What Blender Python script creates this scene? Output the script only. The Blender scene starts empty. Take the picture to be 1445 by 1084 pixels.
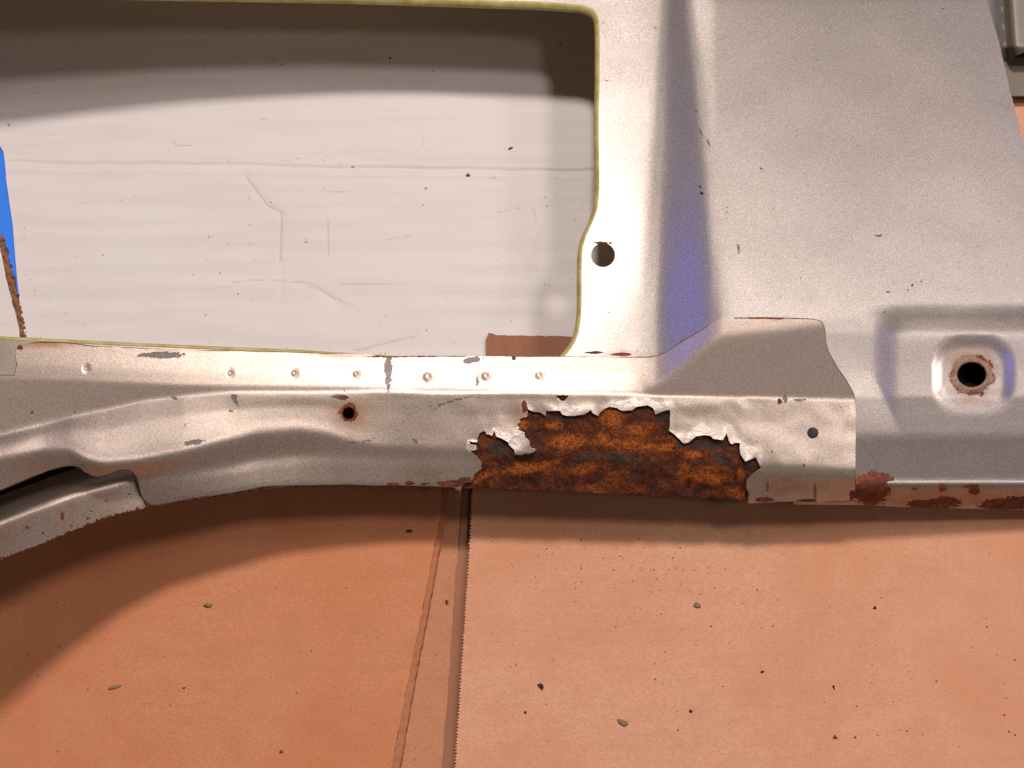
import bpy, math, random
import numpy as np
from mathutils import Vector
from mathutils.geometry import delaunay_2d_cdt

random.seed(7); rng = np.random.default_rng(7)
SC = bpy.context.scene
COL = SC.collection
# ------------------------------------------------------------------ camera, world, lamps, exposure
DIST = 0.900         # camera distance (m) to the aimed point on the cardboard
TILT = math.radians(18.0)   # leaned back from straight down, photographer at the lower side
S = 0.0005           # metres per photo pixel on the cardboard (z = 0)
CU, CV = 722.5, 542.0
cam = bpy.data.cameras.new('camera'); cam.sensor_width = 36.0; cam.lens = 36.0*(DIST/S)/1445.0
cam.clip_start = 0.02; cam.clip_end = 50
co = bpy.data.objects.new('camera', cam); COL.objects.link(co); co.location = (0, -DIST*math.sin(TILT), DIST*math.cos(TILT)); co.rotation_euler = (TILT, 0, 0)
SC.camera = co
SC.view_settings.view_transform = 'Standard'; SC.view_settings.look = 'None'
SC.view_settings.exposure = 0.0; SC.view_settings.gamma = 1.0
w = bpy.data.worlds.new('World'); SC.world = w; w.use_nodes = True
w.node_tree.nodes['Background'].inputs[0].default_value = (1.0, 0.72, 0.54, 1)
w.node_tree.nodes['Background'].inputs[1].default_value = 0.052

def point_lamp(name, loc, power, color, radius):
    l = bpy.data.lights.new(name, 'POINT'); l.energy = power; l.color = color; l.shadow_soft_size = radius
    o = bpy.data.objects.new(name, l); COL.objects.link(o); o.location = loc
    return o
def area_lamp(name, loc, target, power, color, sx, sy):
    l = bpy.data.lights.new(name, 'AREA'); l.shape = 'RECTANGLE'; l.size = sx; l.size_y = sy
    l.energy = power; l.color = color
    o = bpy.data.objects.new(name, l); COL.objects.link(o); o.location = loc
    o.rotation_euler = (Vector(target)-Vector(loc)).to_track_quat('-Z', 'Y').to_euler()
    return o
WARM = (1.0, 0.86, 0.775)
point_lamp('ceiling_bulb', (-0.09, 1.20, 3.00), 272.0, WARM, 0.17)
point_lamp('ceiling_bulb', (1.16, 0.33, 3.00), 88.0, WARM, 0.20)
point_lamp('ceiling_bulb', (1.39, -0.83, 3.00), 30.0, WARM, 0.18)
point_lamp('ceiling_bulb', (2.38, 0.97, 3.00), 70.0, WARM, 0.30)
area_lamp('window_daylight', (1.32, 0.40, 0.36), (0.12, 0.05, 0.07), 1.7, (0.11, 0.14, 1.0), 0.22, 0.26)

# ------------------------------------------------------------------ helpers
U0, U1, V0, V1 = -340, 1700, -300, 830
uu = np.arange(U0, U1+1, dtype=np.float64); vv = np.arange(V0, V1+1, dtype=np.float64)
U, V = np.meshgrid(uu, vv)

def world(u, v, z):                       # photo pixel + height in mm -> metres
    f = DIST/S; a = (u-CU)/f; b = (CV-v)/f; ct, st_ = math.cos(TILT), math.sin(TILT)
    k = (z*.001-DIST*ct)/(b*st_-ct)
    return a*k, -DIST*st_+(st_+b*ct)*k, z*.001
def sstep(x, a, b):
    t = np.clip((x-a)/(b-a), 0, 1); return t*t*(3-2*t)
def sramp(t, k=.12):                      # straight ramp 0..1 with rounded shoulders
    sp = lambda x: np.logaddexp(0, x/k)*k
    return sp(t)-sp(t-1)
def smin(a, b, k):
    return -k*np.logaddexp(-a/k, -b/k)
def blur1(a, sg, ax):
    r = int(math.ceil(3*sg)); w_ = np.exp(-.5*(np.arange(-r, r+1)/sg)**2); w_ /= w_.sum()
    pad = [(0, 0), (0, 0)]; pad[ax] = (r, r); p = np.pad(a, pad, mode='edge'); out = np.zeros_like(a)
    n = a.shape[ax]
    for i, ww in enumerate(w_):
        sl = [slice(None)]*2; sl[ax] = slice(i, i+n); out += ww*p[tuple(sl)]
    return out
def blur(a, sg): return blur1(blur1(a, sg, 0), sg, 1)
def samp(a, u, v):
    x = np.clip(np.asarray(u)-U0, 0, a.shape[1]-1.001); y = np.clip(np.asarray(v)-V0, 0, a.shape[0]-1.001)
    i = x.astype(int); j = y.astype(int); fx = x-i; fy = y-j
    return (a[j, i]*(1-fx)+a[j, i+1]*fx)*(1-fy)+(a[j+1, i]*(1-fx)+a[j+1, i+1]*fx)*fy
def vnoise(sg, seed):                     # smooth noise raster, about unit variance
    r = np.random.default_rng(seed); k = max(1, int(sg/2))
    a = r.standard_normal((len(vv)//k+3, len(uu)//k+3)); a = blur(a, sg/k); a /= a.std()
    y = np.arange(len(vv))/k; x = np.arange(len(uu))/k
    i = x.astype(int); j = y.astype(int); fx = (x-i)[None, :]; fy = (y-j)[:, None]
    A = a[np.ix_(j, i)]; B = a[np.ix_(j, i+1)]; C = a[np.ix_(j+1, i)]; D = a[np.ix_(j+1, i+1)]
    return (A*(1-fx)+B*fx)*(1-fy)+(C*(1-fx)+D*fx)*fy
def inside(poly, x, y):
    p = np.asarray(poly, float); r = np.zeros(np.shape(x), bool)
    x1, y1 = p[:, 0], p[:, 1]; x2, y2 = np.roll(x1, -1), np.roll(y1, -1)
    for a, b, c, d in zip(x1, y1, x2, y2):
        if b == d: continue
        m = ((b > y) != (d > y)) & (x < (c-a)*(y-b)/(d-b)+a); r ^= m
    return r
def resample(poly, st, closed=True):
    p = [np.array(q, float) for q in poly]; out = []
    n = len(p) if closed else len(p)-1
    for i in range(n):
        a, b = p[i], p[(i+1) % len(p)]; k = max(1, int(np.hypot(*(b-a))/st+.5))
        for j in range(k): out.append(a+(b-a)*j/k)
    if not closed: out.append(p[-1])
    return np.array(out)
def chaikin(poly, n=2, closed=True):
    p = np.array(poly, float)
    for _ in range(n):
        if closed:
            q = np.roll(p, -1, 0); p = np.stack([.75*p+.25*q, .25*p+.75*q], 1).reshape(-1, 2)
        else:
            a, b = p[:-1], p[1:]; m = np.stack([.75*a+.25*b, .25*a+.75*b], 1).reshape(-1, 2)
            p = np.vstack([p[:1], m, p[-1:]])
    return p
def rough(poly, st, amp, seed):           # broken edge: resample and jitter
    r = np.random.default_rng(seed); p = resample(poly, st); return p+r.uniform(-amp, amp, p.shape)
def circle(u, v, r, n=28, e=1.0): return [(u+r*math.cos(2*math.pi*i/n), v+r*e*math.sin(2*math.pi*i/n)) for i in range(n)]
def seg_dist(path, x, y, closed=False):
    p = np.asarray(path, float); q = np.roll(p, -1, 0) if closed else p[1:]; p = p if closed else p[:-1]
    d = np.full(np.shape(x), 1e9)
    for (a, b), (c, e) in zip(p, q):
        l2 = (c-a)**2+(e-b)**2+1e-9; t = np.clip(((x-a)*(c-a)+(y-b)*(e-b))/l2, 0, 1)
        d = np.minimum(d, np.hypot(x-a-t*(c-a), y-b-t*(e-b)))
    return d

def tag(o, label=None, cat=None, group=None, kind=None):
    if label: o['label'] = label
    if cat: o['category'] = cat
    if group: o['group'] = group
    if kind: o['kind'] = kind
    return o
def link(name, me, mat, parent=None, smooth=True):
    o = bpy.data.objects.new(name, me); COL.objects.link(o)
    if mat: me.materials.append(mat)
    if parent is not None: o.parent = parent; o.matrix_parent_inverse = parent.matrix_world.inverted()
    if smooth: me.polygons.foreach_set('use_smooth', [True]*len(me.polygons))
    return o
def sheet(name, outline, holes, zf, step, mat, parent=None, thick=.8, attrs=None, fine=None, bstep=None, under=None):
    """A sheet cut to an outline (photo-pixel plan), its height in mm from zf(u, v); real thickness."""
    bstep = bstep or step; loops = [resample(outline, bstep)]+[resample(h, min(bstep, 3)) for h in holes]
    bu = np.concatenate(loops); lo, hi = loops[0].min(0), loops[0].max(0)
    gu, gv = np.meshgrid(np.arange(lo[0]+step*.5, hi[0], step), np.arange(lo[1]+step*.5, hi[1], step))
    gu = gu+(np.arange(gu.shape[0]) % 2)[:, None]*step*.5
    g = np.stack([gu.ravel(), gv.ravel()], 1)
    if fine:
        for (a, b, c, d, st) in fine:
            m = (g[:, 0] > a) & (g[:, 0] < c) & (g[:, 1] > b) & (g[:, 1] < d); g = g[~m]
            fu, fv = np.meshgrid(np.arange(a, c, st), np.arange(b, d, st)); fu = fu+(np.arange(fu.shape[0]) % 2)[:, None]*st*.5
            g = np.vstack([g, np.stack([fu.ravel(), fv.ravel()], 1)])
    m = inside(loops[0], g[:, 0], g[:, 1])
    for h in loops[1:]: m &= ~inside(h, g[:, 0], g[:, 1])
    g = g[m]
    # drop grid points that crowd the boundary
    q = .9; key = set()
    for x, y in bu:
        i, j = int(x//q), int(y//q)
        for di in (-1, 0, 1):
            for dj in (-1, 0, 1): key.add((i+di, j+dj))
    g = np.array([p for p in g if (int(p[0]//q), int(p[1]//q)) not in key]).reshape(-1, 2)
    pts = np.vstack([bu, g]); edges = []; k = 0
    for l in loops:
        n = len(l); edges += [(k+i, k+(i+1) % n) for i in range(n)]; k += n
    vo, eo, fo, *_ = delaunay_2d_cdt([Vector((float(a), float(b))) for a, b in pts], edges, [], 0, 1e-4)
    P = np.array([(p.x, p.y) for p in vo]); T = np.array([f for f in fo if len(f) == 3])
    c = P[T].mean(1); m = inside(loops[0], c[:, 0], c[:, 1])
    for h in loops[1:]: m &= ~inside(h, c[:, 0], c[:, 1])
    T = T[m]
    e1 = P[T[:, 1]]-P[T[:, 0]]; e2 = P[T[:, 2]]-P[T[:, 0]]
    flip = (e1[:, 0]*e2[:, 1]-e1[:, 1]*e2[:, 0]) > 0       # v runs down the photo, so turn to face up
    T[flip] = T[flip][:, ::-1]
    used = np.unique(T); re = np.full(len(P), -1); re[used] = np.arange(len(used)); P = P[used]; T = re[T]
    z = np.asarray(zf(P[:, 0], P[:, 1]), float)*np.ones(len(P)); x, y, zz = world(P[:, 0], P[:, 1], z)
    me = bpy.data.meshes.new(name)
    me.from_pydata(np.stack([x, y, zz], 1).tolist(), [], T.tolist()); me.update()
    uvl = me.uv_layers.new(name='plan'); li = np.zeros(len(me.loops), int); me.loops.foreach_get('vertex_index', li)
    uvl.data.foreach_set('uv', (P[li]/1000.).ravel())
    for nm, f in (attrs or {}).items():
        a = me.attributes.new(nm, 'FLOAT', 'POINT'); a.data.foreach_set('value', np.asarray(f(P[:, 0], P[:, 1]), float))
    o = link(name, me, mat, parent)
    if thick:
        md = o.modifiers.new('thickness', 'SOLIDIFY'); md.thickness = thick*.001; md.offset = -1
        if under:
            me.materials.append(under); md.material_offset = 1; md.material_offset_rim = 1
        es = o.modifiers.new('crisp_rim', 'EDGE_SPLIT'); es.split_angle = math.radians(52)
    return o

# ------------------------------------------------------------------ materials
class NT:
    def __init__(s, name):
        s.m = bpy.data.materials.new(name); s.m.use_nodes = True; s.t = s.m.node_tree; s.b = s.t.nodes['Principled BSDF']
        s.b.inputs['IOR'].default_value = 1.45
    def n(s, typ, **kw):
        x = s.t.nodes.new(typ)
        for k, v in kw.items(): setattr(x, k, v)
        return x
    def set(s, sock, v):
        if isinstance(v, bpy.types.NodeSocket): s.t.links.new(v, sock)
        elif isinstance(v, tuple) and len(v) == 3 and sock.type == 'RGBA': sock.default_value = (*v, 1)
        else: sock.default_value = v
    def math(s, op, a, b=0.0, c=None):
        x = s.n('ShaderNodeMath', operation=op); s.set(x.inputs[0], a); s.set(x.inputs[1], b)
        if c is not None: s.set(x.inputs[2], c)
        return x.outputs[0]
    def mix(s, f, a, b, bt='MIX'):
        x = s.n('ShaderNodeMix', data_type='RGBA', blend_type=bt); s.set(x.inputs[0], f); s.set(x.inputs[6], a); s.set(x.inputs[7], b)
        return x.outputs[2]
    def coord(s, scale=(1, 1, 1), rot=(0, 0, 0)):
        tc = s.n('ShaderNodeTexCoord'); mp = s.n('ShaderNodeMapping'); mp.inputs['Scale'].default_value = scale
        mp.inputs['Rotation'].default_value = rot
        s.t.links.new(tc.outputs['Object'], mp.inputs[0]); return mp.outputs[0]
    def noise(s, scale, detail=3, rough_=.55, vec=None, dist=0.0, col=False):
        x = s.n('ShaderNodeTexNoise'); x.inputs['Scale'].default_value = scale; x.inputs['Detail'].default_value = detail
        x.inputs['Roughness'].default_value = rough_; x.inputs['Distortion'].default_value = dist
        s.t.links.new(vec if vec is not None else s.coord(), x.inputs['Vector']); return x.outputs[1 if col else 0]
    def step(s, v, a, b, lo=0.0, hi=1.0):
        x = s.n('ShaderNodeMapRange', interpolation_type='SMOOTHSTEP'); s.set(x.inputs[0], v)
        for i, q in ((1, a), (2, b), (3, lo), (4, hi)): s.set(x.inputs[i], q)
        return x.outputs[0]
    def attr(s, nm):
        x = s.n('ShaderNodeAttribute', attribute_name=nm); return x.outputs['Fac']
    def bump(s, h, strength, dist, prev=None):
        x = s.n('ShaderNodeBump'); x.inputs['Strength'].default_value = strength; x.inputs['Distance'].default_value = dist
        s.t.links.new(h, x.inputs['Height'])
        if prev is not None: s.t.links.new(prev, x.inputs['Normal'])
        return x.outputs[0]
    def out(s, color, rough_=.5, metal=0.0, normal=None, spec=.5):
        s.set(s.b.inputs['Base Color'], color); s.set(s.b.inputs['Roughness'], rough_); s.set(s.b.inputs['Metallic'], metal)
        s.set(s.b.inputs['Specular IOR Level'], spec)
        if normal is not None: s.t.links.new(normal, s.b.inputs['Normal'])
        return s.m

def rust_colour(t, orange):
    """rusty steel: charcoal scale, dark red brown, bright orange; 'orange' 0..1 steers it."""
    n1 = t.noise(150, 8, .76, dist=.5); n2 = t.noise(520, 5, .75, dist=.6); n3 = t.noise(900, 3, .7)
    v = t.math('ADD', t.math('MULTIPLY', n1, .55), t.math('MULTIPLY', n2, .45))
    v = t.math('ADD', v, t.math('MULTIPLY', t.math('SUBTRACT', n3, .5), .22))
    v = t.math('ADD', t.math('ADD', v, .05), t.math('MULTIPLY', t.math('SUBTRACT', orange, .5), .17))
    cr = t.n('ShaderNodeValToRGB'); t.t.links.new(v, cr.inputs[0]); e = cr.color_ramp.elements
    e[0].position = .28; e[0].color = (.020, .018, .018, 1); e[1].position = .78; e[1].color = (.72, .27, .07, 1)
    for p, c in ((.40, (.045, .030, .028, 1)), (.46, (.095, .030, .020, 1)), (.53, (.19, .048, .018, 1)), (.60, (.34, .080, .016, 1)), (.68, (.62, .15, .022, 1))):
        x = cr.color_ramp.elements.new(p); x.color = c
    return cr.outputs[0], n2, n3

def paint_mat(name, base, metal=.58, dark_specks=.765):
    t = NT(name)
    grain = t.noise(1100, 3, .75); fine = t.noise(2600, 1, .5); big = t.noise(9, 3, .5); mid = t.noise(60, 4, .6)
    col = t.mix(t.step(grain, .35, .68), tuple(x*.70 for x in base), tuple(min(1, x*1.25) for x in base))
    col = t.mix(.16, col, t.noise(1300, 2, .6, col=True), 'OVERLAY')
    col = t.mix(t.math('MULTIPLY', big, .25), col, tuple(x*.82 for x in base))
    peel = t.step(t.attr('peel'), .1, .7)
    col = t.mix(t.math('MULTIPLY', peel, .72), col, (.78, .71, .66))
    yel = t.attr('yellow'); col = t.mix(t.math('MULTIPLY', yel, .6), col, (.20, .19, .11))
    stain = t.attr('stain')
    stm = t.step(t.math('ADD', stain, t.math('MULTIPLY', t.math('SUBTRACT', mid, .5), .9)), .25, .95)
    col = t.mix(t.math('MULTIPLY', stm, .8), col, (.30, .15, .075))
    # scattered specks and chips
    sp = t.noise(240, 2, .5); spk = t.step(sp, dark_specks, dark_specks+.03)
    gr = t.step(t.math('ADD', t.attr('grime'), t.math('MULTIPLY', t.math('SUBTRACT', t.noise(330, 4, .7), .5), 1.1)), .46, .56)
    rf = t.math('ADD', t.attr('rust'), t.math('MULTIPLY', t.math('SUBTRACT', t.noise(300, 5, .65), .5), .75))
    rm = t.step(rf, .46, .52)
    rc, n2, n3 = rust_colour(t, t.step(t.noise(120, 3, .6), .3, .7))
    col = t.mix(spk, col, (.10, .045, .025)); col = t.mix(t.math('MULTIPLY', gr, .68), col, (.055, .058, .062))
    col = t.mix(rm, col, t.mix(.6, rc, (.095, .030, .022)))
    eg = t.step(t.math('ADD', t.attr('edge'), t.math('MULTIPLY', t.math('SUBTRACT', mid, .5), .7)), .50, .75)
    col = t.mix(t.math('MULTIPLY', eg, .85), col, (.13, .065, .038))
    bad = t.math('MAXIMUM', t.math('MULTIPLY', eg, .7), rm); bad = t.math('MAXIMUM', bad, t.math('MAXIMUM', spk, t.math('MULTIPLY', gr, .6)))
    met = t.math('MULTIPLY', t.math('SUBTRACT', 1.0, bad), t.math('SUBTRACT', metal, t.math('MULTIPLY', peel, .2)))
    ro = t.math('ADD', t.math('MULTIPLY', bad, .4), t.math('ADD', .34, t.math('MULTIPLY', mid, .10)))
    ro = t.math('ADD', ro, t.math('MULTIPLY', stm, .12))
    h = t.math('ADD', t.math('MULTIPLY', fine, .5), t.math('MULTIPLY', grain, .5))
    nb = t.bump(h, .42, .00022); nb = t.bump(mid, .10, .0010, nb)
    wr = t.noise(190, 4, .7, dist=1.2); nb2 = t.n('ShaderNodeBump'); nb2.inputs['Distance'].default_value = .0016
    t.t.links.new(t.math('MULTIPLY', peel, .55), nb2.inputs['Strength']); t.t.links.new(wr, nb2.inputs['Height']); t.t.links.new(nb, nb2.inputs['Normal'])
    nb3 = t.n('ShaderNodeBump'); nb3.inputs['Distance'].default_value = .0008; nb3.invert = True
    nb3.inputs['Strength'].default_value = .7; t.t.links.new(t.math('SUBTRACT', bad, t.math('MULTIPLY', t.math('MULTIPLY', n2, rm), .9)), nb3.inputs['Height']); t.t.links.new(nb2.outputs[0], nb3.inputs['Normal'])
    cw = t.math('MULTIPLY', t.math('SUBTRACT', 1.0, bad), .55); t.set(t.b.inputs['Coat Weight'], cw); t.b.inputs['Coat Roughness'].default_value = .20
    t.t.links.new(nb2.outputs[0], t.b.inputs['Coat Normal'])
    return t.out(col, ro, met, nb3.outputs[0])
M_PAINT = paint_mat('silver_paint', (.350, .322, .306))
M_PALE = paint_mat('pale_warm_paint', (.455, .385, .338), .47)  # lighter, warmer, less metallic coat for sill plate, arch and welds

t = NT('rusty_steel'); rc, n2, n3 = rust_colour(t, t.attr('orange'))
vn = t.noise(230, 6, .65, dist=.9); vn = t.math('SUBTRACT', 1.0, t.math('ABSOLUTE', t.math('SUBTRACT', t.math('MULTIPLY', vn, 2.0), 1.0)))
vm = t.math('MULTIPLY', t.step(vn, .86, .99), t.step(t.math('ADD', t.attr('orange'), t.math('MULTIPLY', t.math('SUBTRACT', n3, .5), .8)), .3, .75))
rc = t.mix(t.math('MULTIPLY', vm, .85), rc, t.mix(n3, (.55, .12, .012), (.95, .32, .05)))
dk = t.attr('scale'); rc = t.mix(t.math('MULTIPLY', t.step(t.math('ADD', t.math('MULTIPLY', dk, .8), t.math('MULTIPLY', t.math('SUBTRACT', t.noise(140, 5, .7), .5), 1.2)), .22, .62), .92), rc, t.mix(t.noise(420, 4, .7), (.035, .03, .028), (.13, .11, .095)))
nb = t.bump(n2, 1.0, .0045); nb = t.bump(n3, 1.0, .0014, nb); nb = t.bump(vn, .5, .0018, nb)
M_RUST = t.out(rc, t.math('ADD', .5, t.math('MULTIPLY', n3, .4)), 0.0, nb, .35)

t = NT('yellow_primer'); M_PRIMER = t.out(t.mix(t.step(t.noise(90, 4, .6), .3, .7), (.40, .34, .09), (.58, .53, .24)), .5, 0, t.bump(t.noise(500, 3), .3, .0004))
t = NT('ochre_bounce_primer'); M_BACK = t.out(t.mix(t.noise(40, 4), (.60, .46, .27), (.70, .56, .36)), .7, 0)  # colours rims; on the unseen underside added to bounce warm light
t = NT('blocker_black'); M_BLOCKER = t.out(t.mix(t.noise(300, 3), (.008, .007, .006), (.02, .017, .014)), .95, 0, t.bump(t.noise(400, 3), .6, .0008), .05)  # near-black for the added light-blocking sheet, so the holes read dark
t = NT('brown_collar_rust'); rc, n2, n3 = rust_colour(t, t.step(t.noise(160, 3), .3, .7)); rc = t.mix(t.step(n2, .45, .62), (.36, .27, .20), rc)
M_COLLAR = t.out(rc, .6, .1, t.bump(n2, .7, .001))

def kraft(name, base, seed, dirt=.0):
    t = NT(name); c = t.coord()
    fib = t.noise(420, 5, .75, t.coord((1, 3.2, 1), (0, 0, seed))); fine = t.noise(1700, 2, .6); blot = t.noise(7, 4, .6, t.coord((1, 1, 1), (0, 0, seed*2.1)), .5)
    mid = t.noise(38, 4, .62, t.coord((1, 1.6, 1), (0, 0, seed)))
    col = t.mix(t.step(fib, .3, .72), tuple(x*.78 for x in base), tuple(x*1.13 for x in base))
    col = t.mix(t.math('MULTIPLY', t.step(blot, .40, .70), .62), col, (base[0]*.86, base[1]*.66, base[2]*.52))
    col = t.mix(t.math('MULTIPLY', t.step(mid, .42, .72), .42), col, (base[0]*.80, base[1]*.74, base[2]*.70))
    col = t.mix(t.math('MULTIPLY', t.step(fine, .55, .70), .5), col, tuple(x*1.25 for x in base))
    col = t.mix(t.math('MULTIPLY', t.step(t.noise(1100, 3, .7), .50, .30), .40), col, tuple(x*.62 for x in base))
    s1 = t.step(t.noise(150, 2, .5), .77, .80); s2 = t.step(t.noise(420, 1, .5), .785, .81)
    col = t.mix(t.math('MULTIPLY', t.math('MAXIMUM', s1, s2), .75), col, (.05, .025, .015))
    wv = t.n('ShaderNodeTexWave', wave_type='BANDS', bands_direction='Y'); wv.inputs['Scale'].default_value = 38; wv.inputs['Distortion'].default_value = 1.2
    t.t.links.new(c, wv.inputs[0])
    nb = t.bump(fib, .25, .0004); nb = t.bump(wv.outputs[1], .05, .0010, nb); nb = t.bump(mid, .12, .002, nb)
    return t.out(col, .75, 0, nb, .25)
KB = (.70, .38, .245)
M_KRAFT = [kraft('kraft_card', KB, 0.05), kraft('kraft_card_ruddy', (.62, .268, .140), .6), kraft('kraft_card_dull', (.56, .265, .155), 1.3)]
M_KEDGE = kraft('kraft_edge', (.47, .20, .105), .3)
M_FLUTE = kraft('fluted_board', (.26, .135, .075), .3)
t = NT('brown_tape'); M_TAPE = t.out(t.mix(t.noise(60, 4, .6, t.coord((3, .6, 1))), (.27, .125, .075), (.38, .18, .11)), .65, 0, t.bump(t.noise(80, 3), .2, .001), .15)

t = NT('white_card'); st = t.noise(60, 5, .65, t.coord((.12, 1.5, 1))); fi = t.noise(700, 3, .6)
col = t.mix(t.step(st, .38, .7), (.72, .705, .725), (.675, .655, .665)); col = t.mix(t.math('MULTIPLY', t.step(t.noise(14, 4, .6), .5, .8), .35), col, (.66, .58, .52))
col = t.mix(t.math('MULTIPLY', t.step(fi, .5, .8), .2), col, (.62, .57, .53))
s1 = t.step(t.noise(210, 2, .5), .735, .77); s2 = t.step(t.noise(90, 3, .6, t.coord((.5, 2.2, 1))), .70, .76)
col = t.mix(t.math('MULTIPLY', s1, .6), col, (.22, .10, .06)); col = t.mix(t.math('MULTIPLY', s2, .35), col, (.45, .33, .25))
col = t.mix(t.math('MULTIPLY', t.step(t.attr('scuff'), .25, .9), .38), col, (.30, .27, .25))
M_WHITE = t.out(col, .55, 0, t.bump(st, .10, .0012, t.bump(fi, .12, .0003)), .35)
t = NT('blue_plastic'); M_BLUE = t.out(t.mix(t.noise(25, 2), (.020, .20, .95), (.045, .27, 1.0)), .35, 0, t.bump(t.noise(30, 2), .2, .002))
t = NT('grey_sheet_metal'); M_GREY = t.out(t.mix(t.noise(60, 3), (.20, .185, .165), (.27, .25, .225)), .5, .35, t.bump(t.noise(900, 2), .2, .0003))
t = NT('grey_strip'); M_GSTRIP = t.out(t.mix(t.noise(80, 4), (.17, .15, .12), (.23, .20, .16)), .8)
t = NT('floor_concrete'); M_FLOOR = t.out(t.mix(t.noise(12, 5), (.16, .15, .14), (.26, .25, .235)), .85, 0, t.bump(t.noise(150, 4), .3, .001))
def crumb_mat(name, a, b):
    t = NT(name); return t.out(t.mix(t.noise(700, 3), a, b), .8, 0, t.bump(t.noise(900, 3), .5, .0005))
M_CR = {'black': crumb_mat('black_grit', (.015, .012, .010), (.05, .03, .022)), 'brown': crumb_mat('brown_rust_flake', (.10, .035, .015), (.26, .09, .035)),
        'tan': crumb_mat('tan_chip', (.20, .13, .075), (.34, .23, .14)), 'orange': crumb_mat('orange_rust_flake', (.30, .09, .03), (.50, .19, .07))}

# ------------------------------------------------------------------ heights of the pressed metal (mm)
zt = 66*np.clip((650-U)/650, 0, 2)**1.9*np.clip(.44+.56*V/560, .42, 1.0)   # the left end is propped higher
zb = 84-.015*V+zt
I = np.interp
uL = I(vv, [-300, 0, 250, 450, 560], [948, 940, 930, 924, 922])[:, None]
uR = I(vv, [-300, 0, 250, 450, 560], [962, 970, 1000, 1012, 1015])[:, None]
hg = I(vv, [-300, 0, 200, 450], [6, 8.5, 17, 27])[:, None]
main = zb-hg*sramp((U-uL)/(uR-uL), .09)
main -= .046*np.clip(U-1010, 0, 700)+.026*np.clip(430-V, 0, 600)*sramp((U-1000)/200, .11)
main -= 0.5e-4*np.clip(U-1050, 0, 420)**2*np.clip(1-V/520, 0, 1.3)

D = I(vv, [470, 560, 612, 620, 628, 674, 682, 690, 718, 760], [0, 3, 9, 10.5, 13, 25, 26, 23, -1, -36])[:, None]
pk = np.maximum(sramp((U-1232)/36, .15)*sramp((V-434)/34, .15), sramp((V-535)/64, .2))
pk = np.maximum(pk, sramp((V-588)/40, .2))
dx = np.abs(U-1373)-(58-44); dy = np.abs(V-532)-(58-44)
rr = np.hypot(np.clip(dx, 0, None), np.clip(dy, 0, None))+np.minimum(np.maximum(dx, dy), 0)-44
dimple = 2.7*sramp(-rr/14, .12)*(1-sstep(V, 535, 596))
panel = main+(D+dimple-5*pk)*sstep(U, 985, 1190)
panel -= np.clip(-60-V, 0, None)**2*.0035*np.clip(1, 0, 1)     # beyond the frame the top turns down to the card
panel = np.maximum(panel, 3.0+0*U)
panel -= sramp((U-1530)/60, .15)*np.clip(panel-4, 0, None)

k_ = [-340, -150, 0, 60, 100, 125, 150, 200, 260, 320, 360, 420, 460, 490, 540, 650, 850, 1000, 1100, 1210]
col_ = lambda a: I(uu, k_, a)
Lr = col_([690, 655, 612, 596, 586, 580, 575, 563, 556, 553, 552, 552, 552, 552, 553, 555, 557, 558, 560, 562])
zr = col_([99, 99, 96, 93, 90.5, 89.5, 88, 84.5, 81, 79.3, 79, 78.8, 78.8, 78.8, 78.8, 78.8, 78.5, 78.5, 78, 78])
Ls = col_([735, 690, 648, 637, 636, 652, 658, 652, 640, 622, 612, 607, 612, 622, 630, 634, 645, 652, 657, 662])
zs = col_([95, 95, 93, 91, 88, 86.5, 85.5, 82.5, 78, 75.5, 75, 74.5, 73.5, 72, 70.5, 70, 69.5, 69.5, 70, 70.5])
Lg = col_([775, 730, 690, 674, 668, 672, 675, 672, 666, 657, 648, 642, 642, 643, 645, 648, 659, 666, 670, 675])
zg = col_([83, 83, 81, 77, 75, 74, 72, 69, 65.5, 64, 63.5, 64, 65.5, 66.5, 66.5, 66, 65.5, 66, 66.5, 67])
Le = col_([830, 790, 740, 722, 714, 714, 714, 714, 704, 696, 690, 686, 685, 685, 685, 688, 696, 704, 707, 710])
ze = col_([68, 68, 68, 65, 62, 58, 55, 53.5, 56, 57.5, 58, 58, 58, 58, 58, 57, 55, 51, 47, 43])
Lc = I(uu, [-340, -150, 0, 100, 250, 400, 700, 900, 1000], [524, 528, 536, 538, 545, 546, 548, 551, 551])
zup = main+1.3
zup = zup+.8*sstep(V, Lc[None, :]-24, Lc[None, :]+2)*sstep(U, 930, 900)        # fillet at the foot of the weld flange
ZT = zt[560-V0]
plane = (zr+ZT)[None, :]-np.clip(Lr[None, :]-V, 0, None)*.34
upper = np.where(U > 905, -smin(-zup, -plane, 1.0), zup)
sill = np.empty_like(U); sg = I(uu, [0, 120, 420, 520, 640, 1200], [1.5, 1.5, 1.3, .6, .4, .3])
for i in range(len(uu)):
    c = upper[:, i]; jc = int(round(Lc[i]))-V0; t0 = ZT[i]
    sag = sg[i]; m1, m2 = .38, .74
    below = I(vv, [Lc[i], Lr[i], Lr[i]*(1-m1)+Ls[i]*m1, Lr[i]*(1-m2)+Ls[i]*m2, Ls[i], Lg[i], Lg[i]*.7+Le[i]*.3, Le[i], Le[i]+60],
              [c[jc], zr[i]+t0, zr[i]*(1-m1)+zs[i]*m1+t0-sag, zr[i]*(1-m2)+zs[i]*m2+t0-sag*.75, zs[i]+t0, zg[i]+t0, zg[i]*.7+ze[i]*.3+t0+.5*sag, ze[i]+t0, ze[i]+t0-34])
    sill[:, i] = np.where(vv < Lc[i], c, below)
sill_soft = blur(sill, 4.6); sill = blur(sill, 2.2)
wl = sstep(U, 560, 380)*sstep(V, 575, 600); wl = np.maximum(wl, .6*sstep(V, 620, 640))
sill = sill*(1-wl)+sill_soft*wl
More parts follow.
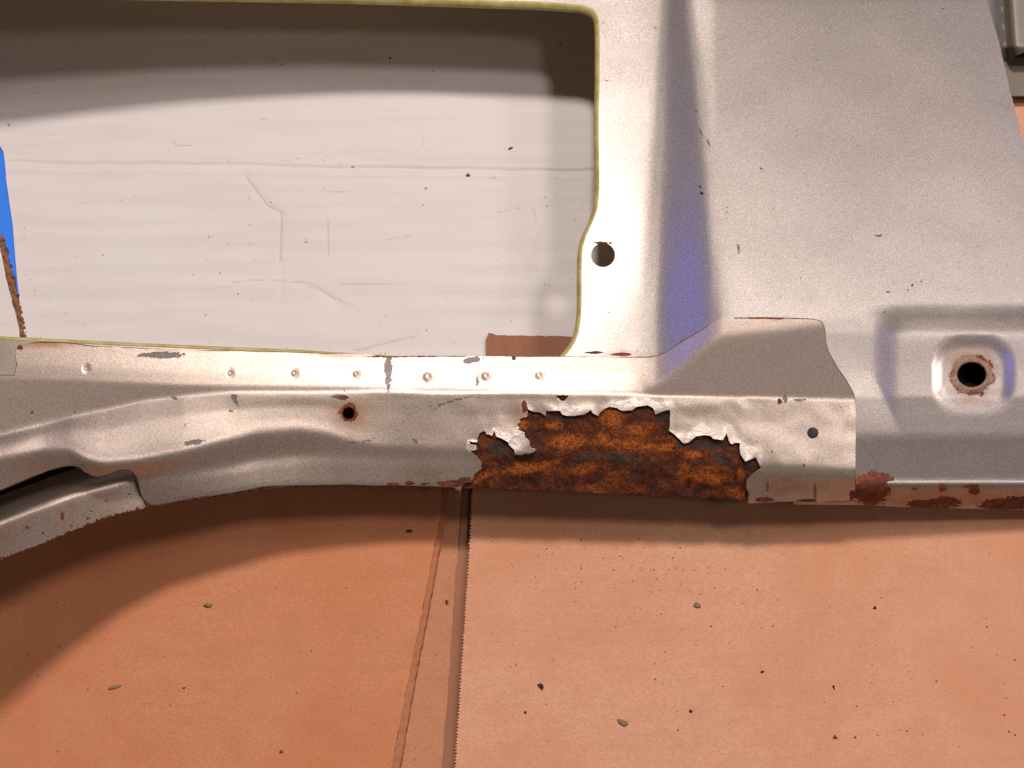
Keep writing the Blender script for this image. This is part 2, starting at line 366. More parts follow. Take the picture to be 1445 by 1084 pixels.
sill += .35*vnoise(26, 3)*sstep(V, 545, 565)+.15*vnoise(9, 4)*sstep(V, 555, 575)*sstep(U, 520, 700)
panel = np.where(U < 905, panel, panel)
under = smin(panel, sill-1.6, .6)
f = sstep(U, 1206, 1262); lowz = sstep(V, 520, 548)
panel = panel*(f*lowz+(1-lowz))+under*((1-f)*lowz)
panel = blur(panel, 2.2)
panel += .18*vnoise(60, 8)+.10*vnoise(24, 9)

# ------------------------------------------------------------------ outlines
window = [(-200, 472), (-200, -22), (0, -13), (480, -5), (760, 4), (800, 7)]+chaikin([(800, 7), (826, 9), (843, 18), (845, 50)], 2, False).tolist()[1:]+\
    chaikin([(845, 50), (845, 110), (843, 180), (845, 240), (844, 288), (836, 312), (823, 338), (819, 365), (820, 440), (815, 472), (806, 490), (792, 506)], 2, False).tolist()[1:]+\
    [(650, 507), (560, 506), (420, 497), (250, 490), (100, 483), (0, 478)]
panel_out = [(-320, -280), (1330, -280), (1368, -100), (1392, 0), (1410, 60), (1426, 130), (1447, 212), (1490, 330), (1560, 420), (1600, 470), (1600, 726),
             (1445, 720), (1350, 717.5), (1260, 715), (1215, 713), (1120, 712), (1110, 640), (1090, 640), (1080, 600), (900, 575), (500, 556), (-320, 552)]
rust_notch = [(1054, 712), (1056, 697), (1052, 688), (1053, 677), (1060, 670), (1073, 661), (1069, 652), (1066, 646), (1052, 652), (1048, 646), (1045, 641), (1044, 633), (1044, 625), (1037, 625), (1033, 627), (1030, 625),
    (1027, 617), (1025, 611), (1023, 616), (1020, 621), (1012, 620), (1006, 619), (1003, 615), (993, 614), (982, 616), (972, 624), (966, 626), (963, 625), (958, 619), (951, 613), (944, 608), (945, 601), (945, 594), (946, 585), (945, 578), (935, 581), (925, 585),
    (923, 580), (922, 576), (914, 572), (906, 573), (898, 574), (892, 579), (877, 580), (871, 576), (860, 574), (853, 577), (847, 582), (844, 587), (836, 583), (834, 578), (829, 582), (824, 585), (816, 586), (809, 587), (800, 587), (793, 585), (790, 580),
    (780, 580), (771, 580), (770, 587), (762, 582), (752, 581), (743, 577), (745, 583), (744, 589), (739, 590), (734, 592), (735, 596), (730, 599), (733, 603), (731, 607), (740, 610), (741, 617), (745, 620), (748, 624), (747, 628), (750, 632), (758, 634), (754, 638), (748, 641), (742, 641), (735, 643),
    (726, 642), (725, 635), (718, 628), (717, 624), (708, 619), (700, 616), (699, 611), (697, 607), (696, 612), (694, 615), (690, 613), (686, 613), (685, 609), (683, 608), (677, 611), (674, 618), (674, 624), (667, 624), (661, 622), (664, 627), (672, 628), (673, 634), (668, 636), (663, 637),
    (672, 643), (677, 649), (680, 654), (679, 658), (680, 662), (674, 667), (670, 670), (669, 675), (666, 680), (655, 682), (652, 688), (650, 697)]
rn = np.array(rust_notch)
sill_out = [(-200, 529), (20, 529), (23, 515), (22, 500), (25, 488), (32, 485), (60, 482), (95, 483), (130, 488), (250, 493), (400, 496), (520, 500), (545, 503), (600, 502), (700, 503), (800, 502.5), (880, 504), (915, 503)]+\
    chaikin([(915, 503), (935, 500), (960, 483), (1000, 459), (1020, 449), (1060, 447), (1135, 449), (1158, 451), (1165, 462), (1166, 488), (1178, 512), (1200, 544), (1208, 562), (1208, 600)], 2, False).tolist()[1:]+\
    [(1207, 640), (1208, 690)]+chaikin([(1208, 690), (1205, 705), (1196, 709), (1170, 709)], 2, False).tolist()[1:]+[(1120, 708)]+\
    [tuple(p) for p in rust_notch]+[(640, 688), (560, 685.5), (470, 684.5), (400, 685), (370, 687), (330, 695), (260, 706)]+\
    chaikin([(260, 706), (225, 714), (211, 714), (201, 705), (196, 685), (191, 670), (180, 663.5), (165, 665), (148, 671), (133, 673), (120, 668), (112, 660), (98, 657), (70, 664)], 2, False).tolist()+\
    [(40, 676), (0, 693), (-100, 735), (-200, 775)]
r2 = np.random.default_rng(5)
edge_pts = resample([(-200, 880), (-100, 833), (0, 790), (60, 768), (100, 750), (150, 731), (215, 715)], 2.2, False)
edge_pts = edge_pts+np.stack([r2.uniform(-.8, .8, len(edge_pts)), np.abs(r2.normal(0, 1.5, len(edge_pts)))*-1+r2.uniform(0, 1.2, len(edge_pts))], 1)
arch_out = [tuple(p) for p in edge_pts]+[(300, 701.5), (370, 690.5), (420, 684), (440, 672), (430, 660), (215, 645), (110, 632), (60, 645), (0, 665), (-100, 705), (-200, 750)]

# ------------------------------------------------------------------ wear fields on the paint
def ell(u, v, a, b, rot=0, soft=1.0):
    c, s_ = math.cos(math.radians(rot)), math.sin(math.radians(rot)); x = (U-u)*c+(V-v)*s_; y = -(U-u)*s_+(V-v)*c
    return np.clip(1.0-.5*np.sqrt((x/a)**2+(y/b)**2)*soft, 0, 1)
def union(*a):
    r = np.zeros_like(U)
    for x in a: r = np.maximum(r, x)
    return r
dn = np.full_like(U, 200.0)
sub = (slice(500-V0, 760-V0), slice(560-U0, 1200-U0))
dn[sub] = seg_dist(rn, U[sub], V[sub])
peel = np.zeros_like(U)
top = np.exp(-dn/13)*1.25*np.clip(.75+.3*vnoise(9, 21), .2, 1.3)
wtop = np.clip(union(ell(808, 572, 45, 16), ell(905, 570, 60, 10), ell(715, 622, 36, 18), ell(745, 572, 14, 9), ell(985, 606, 52, 26), ell(1052, 642, 26, 22), ell(667, 630, 10, 8))*2-.7, 0, 1)
peel = np.clip(top*wtop*1.3, 0, 1)
lift = (np.exp(-dn/7)*.75+np.exp(-dn/16)*.30*vnoise(6, 31))*np.clip(wtop+.15, 0, 1)
sill_p = sill+lift+peel*.10*vnoise(3.5, 33)
cr = np.exp(-(seg_dist([(945, 572), (1000, 574), (1035, 564), (1050, 578)], U[sub], V[sub])/9)**2)*.35
sill_p[sub] += cr
rust_s = union(ell(555, 684, 10, 2.5), ell(578, 682, 7, 3), ell(600, 684, 9, 2.5), ell(635, 683, 22, 4.5), ell(655, 680, 14, 6),
               ell(492, 583, 13, 12), ell(484, 561, 9, 3), ell(1078, 705, 14, 3.5), ell(1140, 707, 16, 3.0), ell(1100, 567, 3, 4), ell(1203, 700, 4, 10), ell(60, 482, 38, 2.2), ell(28, 490, 5, 4),
               ell(70, 676, 55, 2, -22), ell(0, 694, 40, 2, -22), ell(120, 669, 18, 2.2, 25), ell(740, 574, 4, 8), ell(725, 505, 4, 3), ell(560, 503, 60, 1.5), ell(1100, 449, 70, 1.3), ell(45, 582, 3, 2), ell(106, 582, 3, 2), ell(300, 703, 60, 1.6, -11))
stain_s = union(ell(495, 588, 30, 24), ell(735, 585, 20, 24)*.8, ell(520, 500, 120, 6)*.8, ell(300, 494, 200, 5)*.7, ell(700, 680, 160, 10)*.7, ell(60, 485, 60, 6), ell(1110, 448, 70, 5)*.7, ell(668, 583, 10, 6)*.8, ell(1165, 480, 4, 30)*.5,
                ell(1120, 690, 60, 18)*.7, ell(600, 670, 60, 14)*.6)
grime_s = union(ell(228, 501, 32, 4.0), ell(548, 523, 5.0, 24), ell(570, 531, 0, 0) if 0 else np.zeros_like(U), ell(668, 508, 14, 4, -10), ell(676, 534, 3.5, 10, 25), ell(247, 562, 5, 2.5), ell(332, 566, 2, 9, -30), ell(330, 560, 4, 3), ell(275, 624, 16, 3.5, -8), ell(478, 560, 12, 3), ell(325, 580, 6, 1.5, 20),
                ell(640, 566, 34, 1.3, -14), ell(618, 575, 14, 1.1, -35), ell(498, 625, 20, 1.2, -8), ell(520, 622, 10, 1.2, -20), ell(585, 623, 5, 2.4, 40), ell(1150, 692, 2.4, 14), ell(1083, 688, 2.5, 8), ell(1108, 562, 3, 7), ell(1128, 565, 10, 1.8), ell(262, 600, 5, 1.3, 70), ell(345, 545, 0.1, .1))
yellow_s = np.zeros_like(U)
rust_p = union(ell(1228, 690, 27, 24), ell(1240, 675, 18, 8), ell(1317, 711, 40, 6.5), ell(1335, 709, 20, 8), ell(1418, 712, 36, 8), ell(1440, 709, 30, 9), ell(1368, 686, 16, 2.8), ell(1330, 688, 6, 6), ell(1290, 690, 5, 2), ell(1375, 693, 8, 5), ell(1372, 529, 28, 27),
               ell(851, 343, 14, 2), ell(878, 500, 14, 2.5), ell(840, 498, 16, 1.2), ell(990, 273, 3, 2.5), ell(988, 264, 2.5, 2), ell(1520, 712, 60, 10))
stain_p = union(ell(1372, 530, 40, 40)*.9, ell(1330, 702, 150, 16)*.95, ell(851, 358, 28, 28)*.55, ell(870, 500, 50, 8)*.7, ell(10, 500, 30, 30)*.5, ell(851, 320, 9, 40)*.35)
grime_p = union(ell(995, 195, 1.3, 28, -35), ell(1240, 332, 8, 2, -20), ell(1290, 402, 22, 1.0, -25), ell(1255, 412, 20, 1.0, -12), ell(1272, 35, 3, 2), ell(1110, 270, 3, 2), ell(1075, 238, 3, 1.6, 40), ell(1042, 350, 1.5, 12, -10), ell(925, 40, 2, 2))
yellow_p = np.clip(1-seg_dist(window[::3], U, V, True)/14, 0, 1)*.0+np.clip(1.3-np.hypot(U+20, (V-505)*.9)/48, 0, .45)
zero = lambda u, v: np.zeros(len(u))
edge_s = np.zeros_like(U); so = np.array(sill_out); bb = (slice(430-V0, 800-V0), slice(-220-U0, 1230-U0))
edge_s[bb] = np.clip(1-seg_dist(so, U[bb], V[bb], True)/3.2, 0, 1)
edge_s *= np.clip(.8+.35*vnoise(20, 71), .2, 1)
A_sill = dict(edge=lambda u, v: samp(edge_s, u, v), peel=lambda u, v: samp(peel, u, v), rust=lambda u, v: samp(rust_s, u, v), stain=lambda u, v: samp(stain_s, u, v), grime=lambda u, v: samp(grime_s, u, v), yellow=zero)
A_panel = dict(edge=zero, peel=zero, rust=lambda u, v: samp(rust_p, u, v), stain=lambda u, v: samp(stain_p, u, v), grime=lambda u, v: samp(grime_p, u, v), yellow=lambda u, v: samp(yellow_p, u, v))

# ------------------------------------------------------------------ setting: floor and cardboard
fl = bpy.data.meshes.new('floor'); fl.from_pydata([(-2.5, -2.5, -.014), (2.5, -2.5, -.014), (2.5, 2.5, -.014), (-2.5, 2.5, -.014)], [], [(0, 1, 2, 3)])
tag(link('floor', fl, M_FLOOR, None, False), kind='structure')

def card(name, outline, z, th, mat, label, cat, step=14, wav=.5, seed=1, attrs=None, zextra=None, bstep=None, group=None, fine=None):
    n1 = vnoise(90, 100+seed); n2_ = vnoise(30, 200+seed)
    zf = lambda u, v: z+wav*samp(n1, u, np.clip(v, V0, V1-1))+.25*wav*samp(n2_, u, np.clip(v-300, V0, V1-1))+(zextra(u, v) if zextra else 0)
    o = sheet(name, outline, [], zf, step, mat, None, th, attrs, bstep=bstep, fine=fine)
    return tag(o, label, cat, group)
base_card = card('cardboard_sheet', [(-420, -330), (1750, -330), (1750, 1400), (-420, 1400)], -6.0, 4, M_KRAFT[2], 'bottom brown cardboard sheet seen as a narrow strip between the two upper sheets', 'cardboard', 40, .3, 1)
lp = [(-400, 560), (634, 560), (629, 640), (622, 725), (604, 820), (588, 900), (570, 990), (553, 1084), (495, 1400), (-400, 1400)]
card_l = card('cardboard_sheet', rough(lp, 9, .8, 2), 0.2, 4.4, M_KRAFT[1], 'ruddy brown cardboard sheet under the curved arch at lower left', 'cardboard', 16, .7, 2, bstep=9)
es = [(634, 560), (629, 640), (622, 725), (604, 820), (588, 900), (570, 990), (553, 1084), (495, 1400), (506, 1400), (564, 1084), (580, 990), (597, 900), (612, 820), (629, 725), (637, 640), (642, 560)]
e_ = sheet('cut_edge', rough(es, 5, .7, 3), [], lambda u, v: -.7+.25*np.sin(v*.35), 5, M_KEDGE, card_l, 2.5)
teeth = []
pth = resample([(672, 560), (667, 690), (663, 760), (657, 850), (650, 960), (642, 1084), (622, 1400)], 2.3, False)
for i, p in enumerate(pth): teeth.append((p[0]+(1.5 if i % 2 else -1.5)+random.uniform(-.5, .5), p[1]+random.uniform(-.4, .4)))
rp = teeth+[(1740, 1400), (1740, 560)]
card_r = card('cardboard_sheet', rp, 0.6, 5.2, M_KRAFT[0], 'light brown cardboard sheet at lower right with saw-toothed left edge', 'cardboard', 16, .6, 3, bstep=2.2)
tp = [(660, 560), (653, 700), (645, 800), (638, 900), (631, 1000), (624, 1084), (600, 1400), (630, 1400), (648, 1084), (655, 980), (662, 850), (668, 760), (672, 690), (677, 560)]
tape = card('tape_strip', rough(tp, 12, .8, 6), -4.6, .3, M_TAPE, 'dull brown tape strip running down beside the saw-toothed cardboard edge', 'tape', 12, .2, 4)

scuff = np.zeros_like(U)
for path, wd in (([(348, 250), (378, 290), (398, 300), (396, 370)], 2.0), ([(330, 398), (380, 394), (440, 400), (470, 420), (500, 432)], 1.3), ([(480, 400), (580, 402)], 1.2), ([(752, 292), (757, 312)], 1.3), ([(515, 492), (560, 480), (590, 474)], 1.6), ([(500, 494), (520, 492)], 2.2), ([(395, 228), (432, 222)], 1.2), ([(245, 198), (248, 206), (272, 206)], 1.2), ([(455, 272), (490, 270)], 1.1), ([(758, 188), (800, 187), (830, 189)], 1.2), ([(596, 185), (597, 206)], .9), ([(700, 300), (740, 292)], 1.0), ([(540, 340), (580, 332)], 1.2), ([(383, 78), (388, 84), (386, 96)], 1.6), ([(463, 310), (464, 360)], 1.5)):
    scuff = np.maximum(scuff, np.exp(-(seg_dist(path, U, V)/wd)**2))
wob = vnoise(14, 41)[:1]*.5
vc = I(uu, [-340, 0, 300, 600, 845, 1700], [226, 231, 235, 240, 243, 250])[None, :]+wob
ridge = -1.5*np.exp(-((V-vc)/3.4)**2)+.5*np.exp(-((V-vc-7)/5.0)**2)
dent = -.4*np.exp(-(seg_dist([(348, 250), (378, 290), (398, 302)], U, V)/5)**2)-.25*np.exp(-(seg_dist([(398, 300), (396, 420)], U, V)/5)**2)-.5*np.exp(-(seg_dist([(420, 400), (450, 410), (480, 430)], U, V)/5)**2)
wz = ridge+dent+.3*np.sin(V*.19+.6*vnoise(60, 43))*.6
wp = [(-10, -300), (1200, -300), (1200, 540), (36, 540), (34, 470), (28, 430), (22, 370), (18, 320), (13, 285), (8, 245), (5, 215), (-8, 190)]
white = card('white_cardboard', rough(wp, 8, .5, 8), 3.4, 2.6, M_WHITE, 'scuffed white cardboard sheet with a long crease seen through the window opening', 'cardboard', 4, .5, 5, {'scuff': lambda u, v: samp(scuff, u, v)}, lambda u, v: samp(wz, u, v), bstep=4, fine=[(12, 190, 845, 500, 2.6)])
card('plastic_sheet', [(-200, 120), (20, 120), (30, 300), (60, 540), (-200, 540)], .9, .3, M_BLUE, 'bright blue plastic sheet showing through the gap at the left of the white cardboard', 'plastic sheet', 14, .1, 6)
# flap: white-faced board with its torn corrugated edge
flp = card('cardboard_flap', rough([(-200, 330), (-6, 332), (0, 350), (8, 390), (18, 430), (27, 462), (30, 500), (-200, 500)], 5, .6, 9), 5.6, .5, M_WHITE, 'white-faced cardboard flap with brown torn fluted edge at the left', 'cardboard', 10, .3, 7, {'scuff': zero})
def flap_edge(u, v): return 3.4+1.1*np.sin(v*.62+1.3*np.sin(v*.11))*np.sin(u*.4+v*.13)+.5*np.sin(v*2.1+u)
sheet('fluted_edge', rough([(-6, 332), (0, 350), (8, 390), (18, 430), (27, 462), (30, 500), (40, 500), (36, 462), (28, 428), (18, 388), (9, 350), (4, 332)], 3, .9, 10), [], flap_edge, 2.5, M_FLUTE, flp, 2.0)
card('tape_patch', rough([(686, 480), (690, 469), (700, 473), (752, 474), (806, 475), (850, 474), (850, 545), (684, 545)], 6, .8, 11), 5.2, .3, M_TAPE, 'torn brown paper tape patch on white cardboard at the corner of the window opening', 'tape', 8, .25, 8)

# ------------------------------------------------------------------ the car panel
root = bpy.data.objects.new('car_panel', None); COL.objects.link(root); root.location = (0, 0, .003)
root.empty_display_size = .1
tag(root, 'silver beige car body panel with window opening and rusted through lower sill, lying on cardboard', 'car panel')
bpy.context.view_layer.update()
PZ = lambda u, v: samp(panel, u, v)
psheet = sheet('panel_sheet', panel_out, [window, circle(851, 360, 17), circle(1371, 529, 21, e=.86)], PZ, 5, M_PAINT, root, .9, A_panel, fine=[(850, 0, 1100, 700, 3.5), (1110, 420, 1446, 726, 2.6)], bstep=4, under=M_BACK)
SZ = lambda u, v: samp(sill_p, u, v)
splate = sheet('sill_plate', sill_out, [circle(492, 583, 8.5), circle(1147, 611, 8), rough([(784, 558), (803, 557.5), (799, 563), (793, 568), (787, 564)], 3, .5, 13)], SZ, 3.2, M_PALE, root, .45, A_sill, fine=[(655, 545, 1085, 712, 2.0)], bstep=2.4)
# rusted steel that shows where the paint skin has broken away
hn = 1.0*vnoise(14, 51)+.7*vnoise(6, 52)+.5*vnoise(3, 53)-.9*np.abs(vnoise(9, 55))+.5
rsurf = sill-2.1+.75*np.clip(hn, -2.5, 1.6)*np.clip(dn/12, .2, 1)
orange = union(ell(735, 662, 60, 9, -8), ell(770, 656, 30, 7, -12), ell(828, 661, 22, 10, -15), ell(850, 618, 13, 10), ell(880, 627, 60, 7, 6), ell(735, 600, 14, 10), ell(862, 588, 22, 16), ell(800, 622, 40, 12), ell(905, 606, 24, 12), ell(940, 632, 24, 6), ell(978, 642, 16, 7), ell(965, 668, 12, 18), ell(1000, 672, 40, 16), ell(1040, 697, 18, 8), ell(1046, 670, 8, 16), ell(680, 672, 22, 8, -25), ell(780, 600, 20, 10))
orange = np.clip(orange*1.9-.9, 0, 1)+.12*vnoise(10, 54); orange = np.clip(.30+.75*orange, 0, 1)
scale = union(ell(702, 632, 30, 18), ell(800, 590, 40, 9), ell(880, 648, 55, 14, 5), ell(935, 588, 34, 15), ell(1000, 628, 55, 13), ell(1022, 650, 26, 16), ell(958, 630, 12, 10), ell(825, 645, 20, 9), ell(755, 630, 10, 6), ell(1055, 656, 14, 10), ell(900, 668, 50, 12)*.8, ell(770, 678, 70, 6)*.8)
scale = np.clip(scale*1.7-.75, 0, 1)
rp_ = [(645, 600), (655, 570), (720, 565), (740, 553), (930, 555), (960, 570), (1060, 600), (1090, 640), (1086, 707.5), (1054, 706.4), (980, 702), (900, 698.5), (840, 695.5), (740, 691.3), (640, 688.6), (640, 660)]
sheet('rust_patch', rp_, [], lambda u, v: samp(rsurf, u, v), 2.0, M_RUST, splate, .8, {'orange': lambda u, v: samp(orange, u, v), 'scale': lambda u, v: samp(scale, u, v)}, bstep=2)['label'] = 'flaking orange and charcoal rusted steel'
# wheel arch return under the sill plate's left end
Acr = I(uu, [-340, -200, -100, 0, 100, 180, 215, 300, 450], [868, 822, 777, 735, 697, 673, 668, 660, 652])
zcr = I(uu, [-340, 0, 100, 180, 260, 450], [62, 62, 60, 58, 54, 50]); zed = I(uu, [-340, 0, 100, 180, 215, 260, 450], [50, 50, 50, 51, 51.5, 53, 53])
Aed = I(uu, [-340, -200, -100, 0, 60, 100, 150, 215, 300, 450], [945, 880, 833, 790, 768, 750, 731, 715, 702, 688])
arch = np.empty_like(U)
vva = vv
for i in range(len(uu)):
    arch[:, i] = I(vva, [Acr[i]-60, Acr[i]-14, Acr[i], Aed[i], Aed[i]+30], [zcr[i]-62, zcr[i]-9, zcr[i], zed[i], zed[i]-6])+ZT[i]
arch = blur(arch, 5); arch += .25*vnoise(20, 61)
arch = np.where(U > 205, np.minimum(arch, sill-1.8), arch); arch = blur(arch, 1.5)
rust_a = union(*[ell(u, v, r, r*e_) for u, v, r, e_ in ((130, 722, 2, 1), (88, 729, 3, 2.2), (125, 732, 2.5, 1), (117, 734, 2, 1), (157, 730, 3, .9), (38, 745, 3, 1), (176, 712, 1.5, 1), (180, 723, 2, 1.2), (60, 752, 2, 1), (82, 751, 1.5, 1), (194, 719, 2, 2), (150, 707, 1.5, 1), (20, 744, 1.5, 1), (100, 742, 1.6, 1))])*1.0
rust_a = np.maximum(rust_a, .42*np.clip(1-seg_dist([(-200, 880), (0, 790), (60, 768), (100, 750), (150, 731), (215, 715), (300, 702), (370, 690)], U, V)/9, 0, 1)+.12)
A_arch = dict(edge=zero, peel=zero, rust=lambda u, v: samp(rust_a, u, v), stain=lambda u, v: .45+0*u, grime=zero, yellow=zero)
sheet('arch_flange', arch_out, [], lambda u, v: samp(arch, u, v), 3.5, M_PALE, root, .9, A_arch, bstep=2.2)

# yellowish primer lip turned down round the window opening
lip_path = resample(window, 5); n = len(lip_path)
tang = np.roll(lip_path, -1, 0)-np.roll(lip_path, 1, 0); tang /= np.hypot(tang[:, 0], tang[:, 1])[:, None]
nrm = np.stack([tang[:, 1], -tang[:, 0]], 1)
if not inside(window, *(lip_path[10]+nrm[10]*3).reshape(2, 1))[0]: nrm = -nrm
prof = [(-1.2, .3), (.6, .4), (2.2, -.3), (4.6, -1.6), (5.2, -2.8), (5.2, -4.4), (4.2, -4.4), (3.6, -3.4), (1.2, -2.6), (-1.2, -1.4)]
verts, faces = [], []
zl = PZ(lip_path[:, 0]-nrm[:, 0]*1.5, lip_path[:, 1]-nrm[:, 1]*1.5)
for i in range(n):
    for (d, dz) in prof:
        q = lip_path[i]+nrm[i]*d; x, y, z = world(q[0], q[1], zl[i]); verts.append((x, y, z+dz*.001))
m_ = len(prof)
for i in range(n):
    for j in range(m_):
        a, b = i*m_+j, i*m_+(j+1) % m_; c, d = ((i+1) % n)*m_+(j+1) % m_, ((i+1) % n)*m_+j; faces.append((a, b, c, d))
me = bpy.data.meshes.new('opening_lip'); me.from_pydata(verts, [], faces); me.update()
link('opening_lip', me, M_PRIMER, psheet)['label'] = 'yellowish primer coated lip of the window opening'

# spot welds on the weld flange
def dome(name, u, v, r, h, mat, zf, rot=0.0, e=1.0):
    vs = [world(u, v, float(zf(np.array([u]), np.array([v]))[0])+h)]; fs = []; N = 16; ring = 4
    for j in range(1, ring+1):
        t_ = j/ring
        for i in range(N):
            a = 2*math.pi*i/N; x = u+r*t_*math.cos(a)*e; y = v+r*t_*math.sin(a)
            z = float(zf(np.array([x]), np.array([y]))[0])+h*.28*(1-t_**2)**1.5-.12*t_
            vs.append(world(x, y, z))
    for i in range(N): fs.append((0, 1+i, 1+(i+1) % N))
    for j in range(ring-1):
        for i in range(N): fs.append((1+j*N+i, 1+(j+1)*N+i, 1+(j+1)*N+(i+1) % N, 1+j*N+(i+1) % N))
    me = bpy.data.meshes.new(name); me.from_pydata(vs, [], [f[::-1] if False else f for f in fs]); me.update()
    o = link(name, me, mat, splate)
    b = me.vertices[0].normal
    if b.z < 0: me.flip_normals()
    return o
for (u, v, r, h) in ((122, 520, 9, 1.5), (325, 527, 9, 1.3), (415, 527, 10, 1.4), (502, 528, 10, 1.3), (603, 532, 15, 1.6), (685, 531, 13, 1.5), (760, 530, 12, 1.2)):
    dome('spot_weld', u, v, r*1.25, h, M_PALE, SZ, e=.85)

# rusted collar round the bolt hole in the right-hand dimple
verts, faces = [], []; N = 40
for i in range(N):
    a = 2*math.pi*i/N; ca, sa = math.cos(a), math.sin(a)
    wob_ = 1+.07*math.sin(3*a+1)+.05*math.sin(7*a)
    for (r, dz) in ((20.0, -3.0), (20.5, .4), (22.5, 1.5), (25.5, 1.2), (28.5*wob_, .6), (32*wob_, -.15)):
        u, v = 1371+r*ca, 529+r*.86*sa; z0 = float(PZ(np.array([1371+24*ca]), np.array([529+24*.86*sa]))[0]) if r < 24 else float(PZ(np.array([u]), np.array([v]))[0])
        verts.append(world(u, v, z0+dz))
for i in range(N):
    for j in range(5):
        a, b = i*6+j, i*6+j+1; c, d = ((i+1) % N)*6+j+1, ((i+1) % N)*6+j; faces.append((a, b, c, d))
me = bpy.data.meshes.new('bolt_hole_collar'); me.from_pydata(verts, [], faces); me.update()
link('bolt_hole_collar', me, M_COLLAR, psheet)['label'] = 'rust ringed collar of the bolt hole'
# added dark sheet behind the sill: stops stray light, keeps holes and gap black
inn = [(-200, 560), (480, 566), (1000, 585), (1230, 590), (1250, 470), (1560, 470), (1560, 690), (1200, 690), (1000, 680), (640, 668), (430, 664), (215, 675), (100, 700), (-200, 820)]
sheet('hole_blocker', inn, [], lambda u, v: 28-16*sstep(u, 1180, 1260)+samp(zt, u, np.full(len(u), 560.)), 24, M_BLOCKER, root, 1.2)

# ------------------------------------------------------------------ things beyond the panel's right edge
gm = card('metal_offcut', [(1360, -260), (1600, -260), (1600, 70), (1445, 74), (1432, 80), (1424, 86), (1412, 84), (1380, 60)], 26, 1, M_GREY, 'bent grey sheet metal offcut beyond the top right edge of the panel', 'sheet metal', 3.5, .2, 9,
          zextra=lambda u, v: 13*(1-np.exp(-((u-1413-.075*v)/9)**2))-.16*np.clip(v-66, 0, None)*3)
card('grey_strip', [(1300, 40), (1700, 40), (1700, 134), (1300, 136)], 17, 2, M_GSTRIP, 'dull grey strip between the grey offcut and orange cardboard at right', 'board', 20, .2, 10)  # flat strip in a dull grey-brown tone
card('cardboard_scrap', [(1300, 120), (1700, 118), (1700, 480), (1300, 480)], 6.5, 2.5, M_KRAFT[0], 'orange brown cardboard scrap peeking past the right edge of the panel', 'cardboard', 20, .3, 11)

# ------------------------------------------------------------------ crumbs lying on the cardboard
def crumb(name, u, v, L, wd, rot, kind, label, z0, group=None, flat=.45):
    import bmesh
    bm = bmesh.new(); bmesh.ops.create_icosphere(bm, subdivisions=2, radius=1.0); r = random.Random(int(u*7+v))
    ph = [r.uniform(0, 6) for _ in range(6)]
    for q in bm.verts:
        f_ = 1+.22*math.sin(3*q.co.x+ph[0])+.2*math.sin(4*q.co.y+ph[1])+.12*math.sin(6*q.co.z+ph[2]); q.co = Vector((q.co.x*f_*L*.42, q.co.y*f_*wd*.42+.18*L*math.sin(1.6*q.co.x+ph[3])*.4, q.co.z*f_*wd*.5*flat))
    for q in bm.verts: q.co *= S
    lo = min(q.co.z for q in bm.verts)
    me = bpy.data.meshes.new(name); bm.to_mesh(me); bm.free()
    o = link(name, me, M_CR[kind]); x, y, z = world(u, v, z0); o.location = (x, y, z-lo-.0003); o.rotation_euler = (0, 0, math.radians(rot))
    return tag(o, label, 'debris', group)
G1 = 'crumbs lying on the brown cardboard'; G2 = 'rust flakes on the white cardboard'
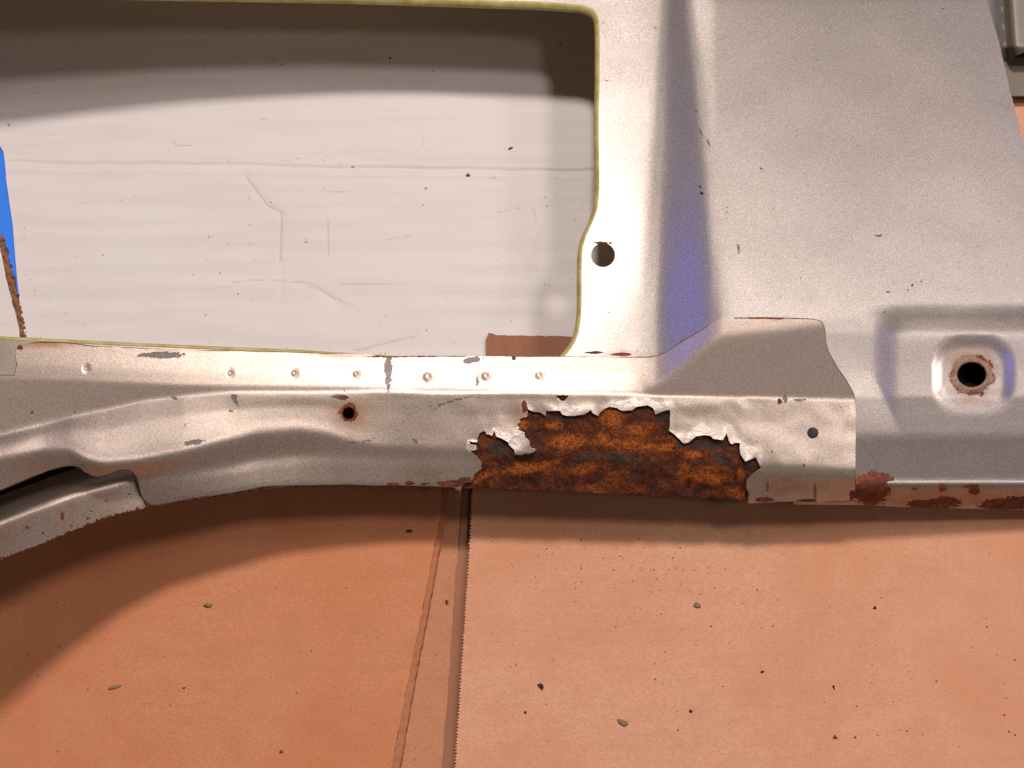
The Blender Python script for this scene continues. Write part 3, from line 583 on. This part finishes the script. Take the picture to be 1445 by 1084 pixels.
for a in (('grit_crumb', 763, 970, 15, 6, -50, 'black', 'long black bent crumb on the right cardboard left of centre'), ('grit_crumb', 985, 854, 12, 7, -25, 'tan', 'greyish tan flat crumb below the rust on the right cardboard'),
          ('grit_crumb', 878, 1020, 15, 8, -30, 'tan', 'pale tan crumb nearest the bottom edge on the right cardboard'), ('grit_crumb', 1234, 858, 6, 5, 0, 'black', 'round black dot below the sill at right'),
          ('grit_crumb', 1131, 906, 6, 4, 10, 'black', 'small black speck right of the tan crumbs'), ('grit_crumb', 577, 749, 12, 5, 15, 'black', 'dark leaf-shaped crumb just left of the cardboard seam'),
          ('grit_crumb', 294, 855, 15, 7, 12, 'tan', 'dull tan smear-like crumb on the ruddy left cardboard'), ('grit_crumb', 1179, 1041, 8, 6, 0, 'brown', 'reddish brown crumb near the bottom edge at right'),
          ('grit_crumb', 1176, 970, 4, 6, 15, 'black', 'tiny upright black speck above the reddish crumb'), ('grit_crumb', 975, 1004, 6, 4, 0, 'black', 'small black crumb right of the pale tan one'),
          ('grit_crumb', 1207, 1041, 5, 4, 0, 'brown', 'small brown speck beside the reddish crumb'), ('grit_crumb', 741, 1006, 5, 4, 0, 'black', 'small black crumb below the long bent crumb'),
          ('grit_crumb', 162, 969, 16, 6, 20, 'tan', 'faint tan fleck low on the ruddy left cardboard'), ('grit_crumb', 260, 971, 5, 4, 0, 'brown', 'brown dot right of the faint tan fleck'),
          ('grit_crumb', 631, 849, 5, 4, 0, 'black', 'black dot on the strip between the cardboard sheets'), ('grit_crumb', 1076, 948, 5, 4, 0, 'black', 'black speck in the middle of the right cardboard'),
          ('grit_crumb', 397, 1061, 5, 4, 0, 'brown', 'brown speck near the bottom edge on the left cardboard')):
    crumb(*a, z0=(-3.6 if a[1] == 631 else .8 if a[1] > 640 else .6), group=G1)
for a in (('rust_flake', 606, 215, 10, 5, -55, 'brown', 'dark hooked rust flake above the crease in the white cardboard'), ('rust_flake', 596, 252, 12, 4, 85, 'orange', 'upright orange rust flake just below the crease'),
          ('rust_flake', 596, 290, 9, 6, 20, 'orange', 'orange rust flake lowest of the column of flakes'), ('rust_flake', 661, 248, 8, 7, 0, 'brown', 'dark rust flake lying on the crease'),
          ('rust_flake', 721, 210, 12, 4, 35, 'brown', 'slanted rust flake nearest the right edge of the opening'), ('rust_flake', 551, 82, 7, 4, 80, 'black', 'black speck in the shadow at the top of the white cardboard'),
          ('rust_flake', 228, 306, 8, 3, 60, 'brown', 'small brown flake alone on the left of the white cardboard')):
    crumb(*a, z0=float(3.2+samp(wz, [a[1]], [a[2]])[0]), group=G2, flat=.35)
# fine grit nobody could count
gv, gf = [], []
def add_grit(u, v, r, z):
    k = len(gv); x, y, zz = world(u, v, z); r *= S
    for i in range(5):
        a = 2*math.pi*i/5+u; q = r*random.uniform(.6, 1.2); gv.append((x+q*math.cos(a), y+q*math.sin(a), zz))
    gv.append((x, y, zz+r*.8))
    for i in range(5): gf.append((k+i, k+(i+1) % 5, k+5))
for _ in range(110):
    u = random.gauss(850, 90); v = random.gauss(800, 45)
    if u > 690 and v > 752: add_grit(u, v, random.uniform(.5, 1.2), 1.0)
for _ in range(130):
    u = random.uniform(690, 1440); v = random.uniform(760, 1080); add_grit(u, v, random.choice((.5, .6, .8, 1.3)), 1.0)
for _ in range(60):
    u = random.uniform(0, 540); v = random.uniform(800, 1080); add_grit(u, v, random.choice((.5, .7, 1.1)), .6)
for _ in range(120):
    u = random.uniform(30, 835); v = random.uniform(60, 490); add_grit(u, v, random.choice((.5, .6, .8, 1.2)), float(3.3+samp(wz, [u], [v])[0]))
me = bpy.data.meshes.new('fine_grit'); me.from_pydata(gv, [], gf); me.update()
tag(link('fine_grit', me, M_CR['brown']), 'fine dark rust grit scattered over the cardboard', 'grit', None, 'stuff')
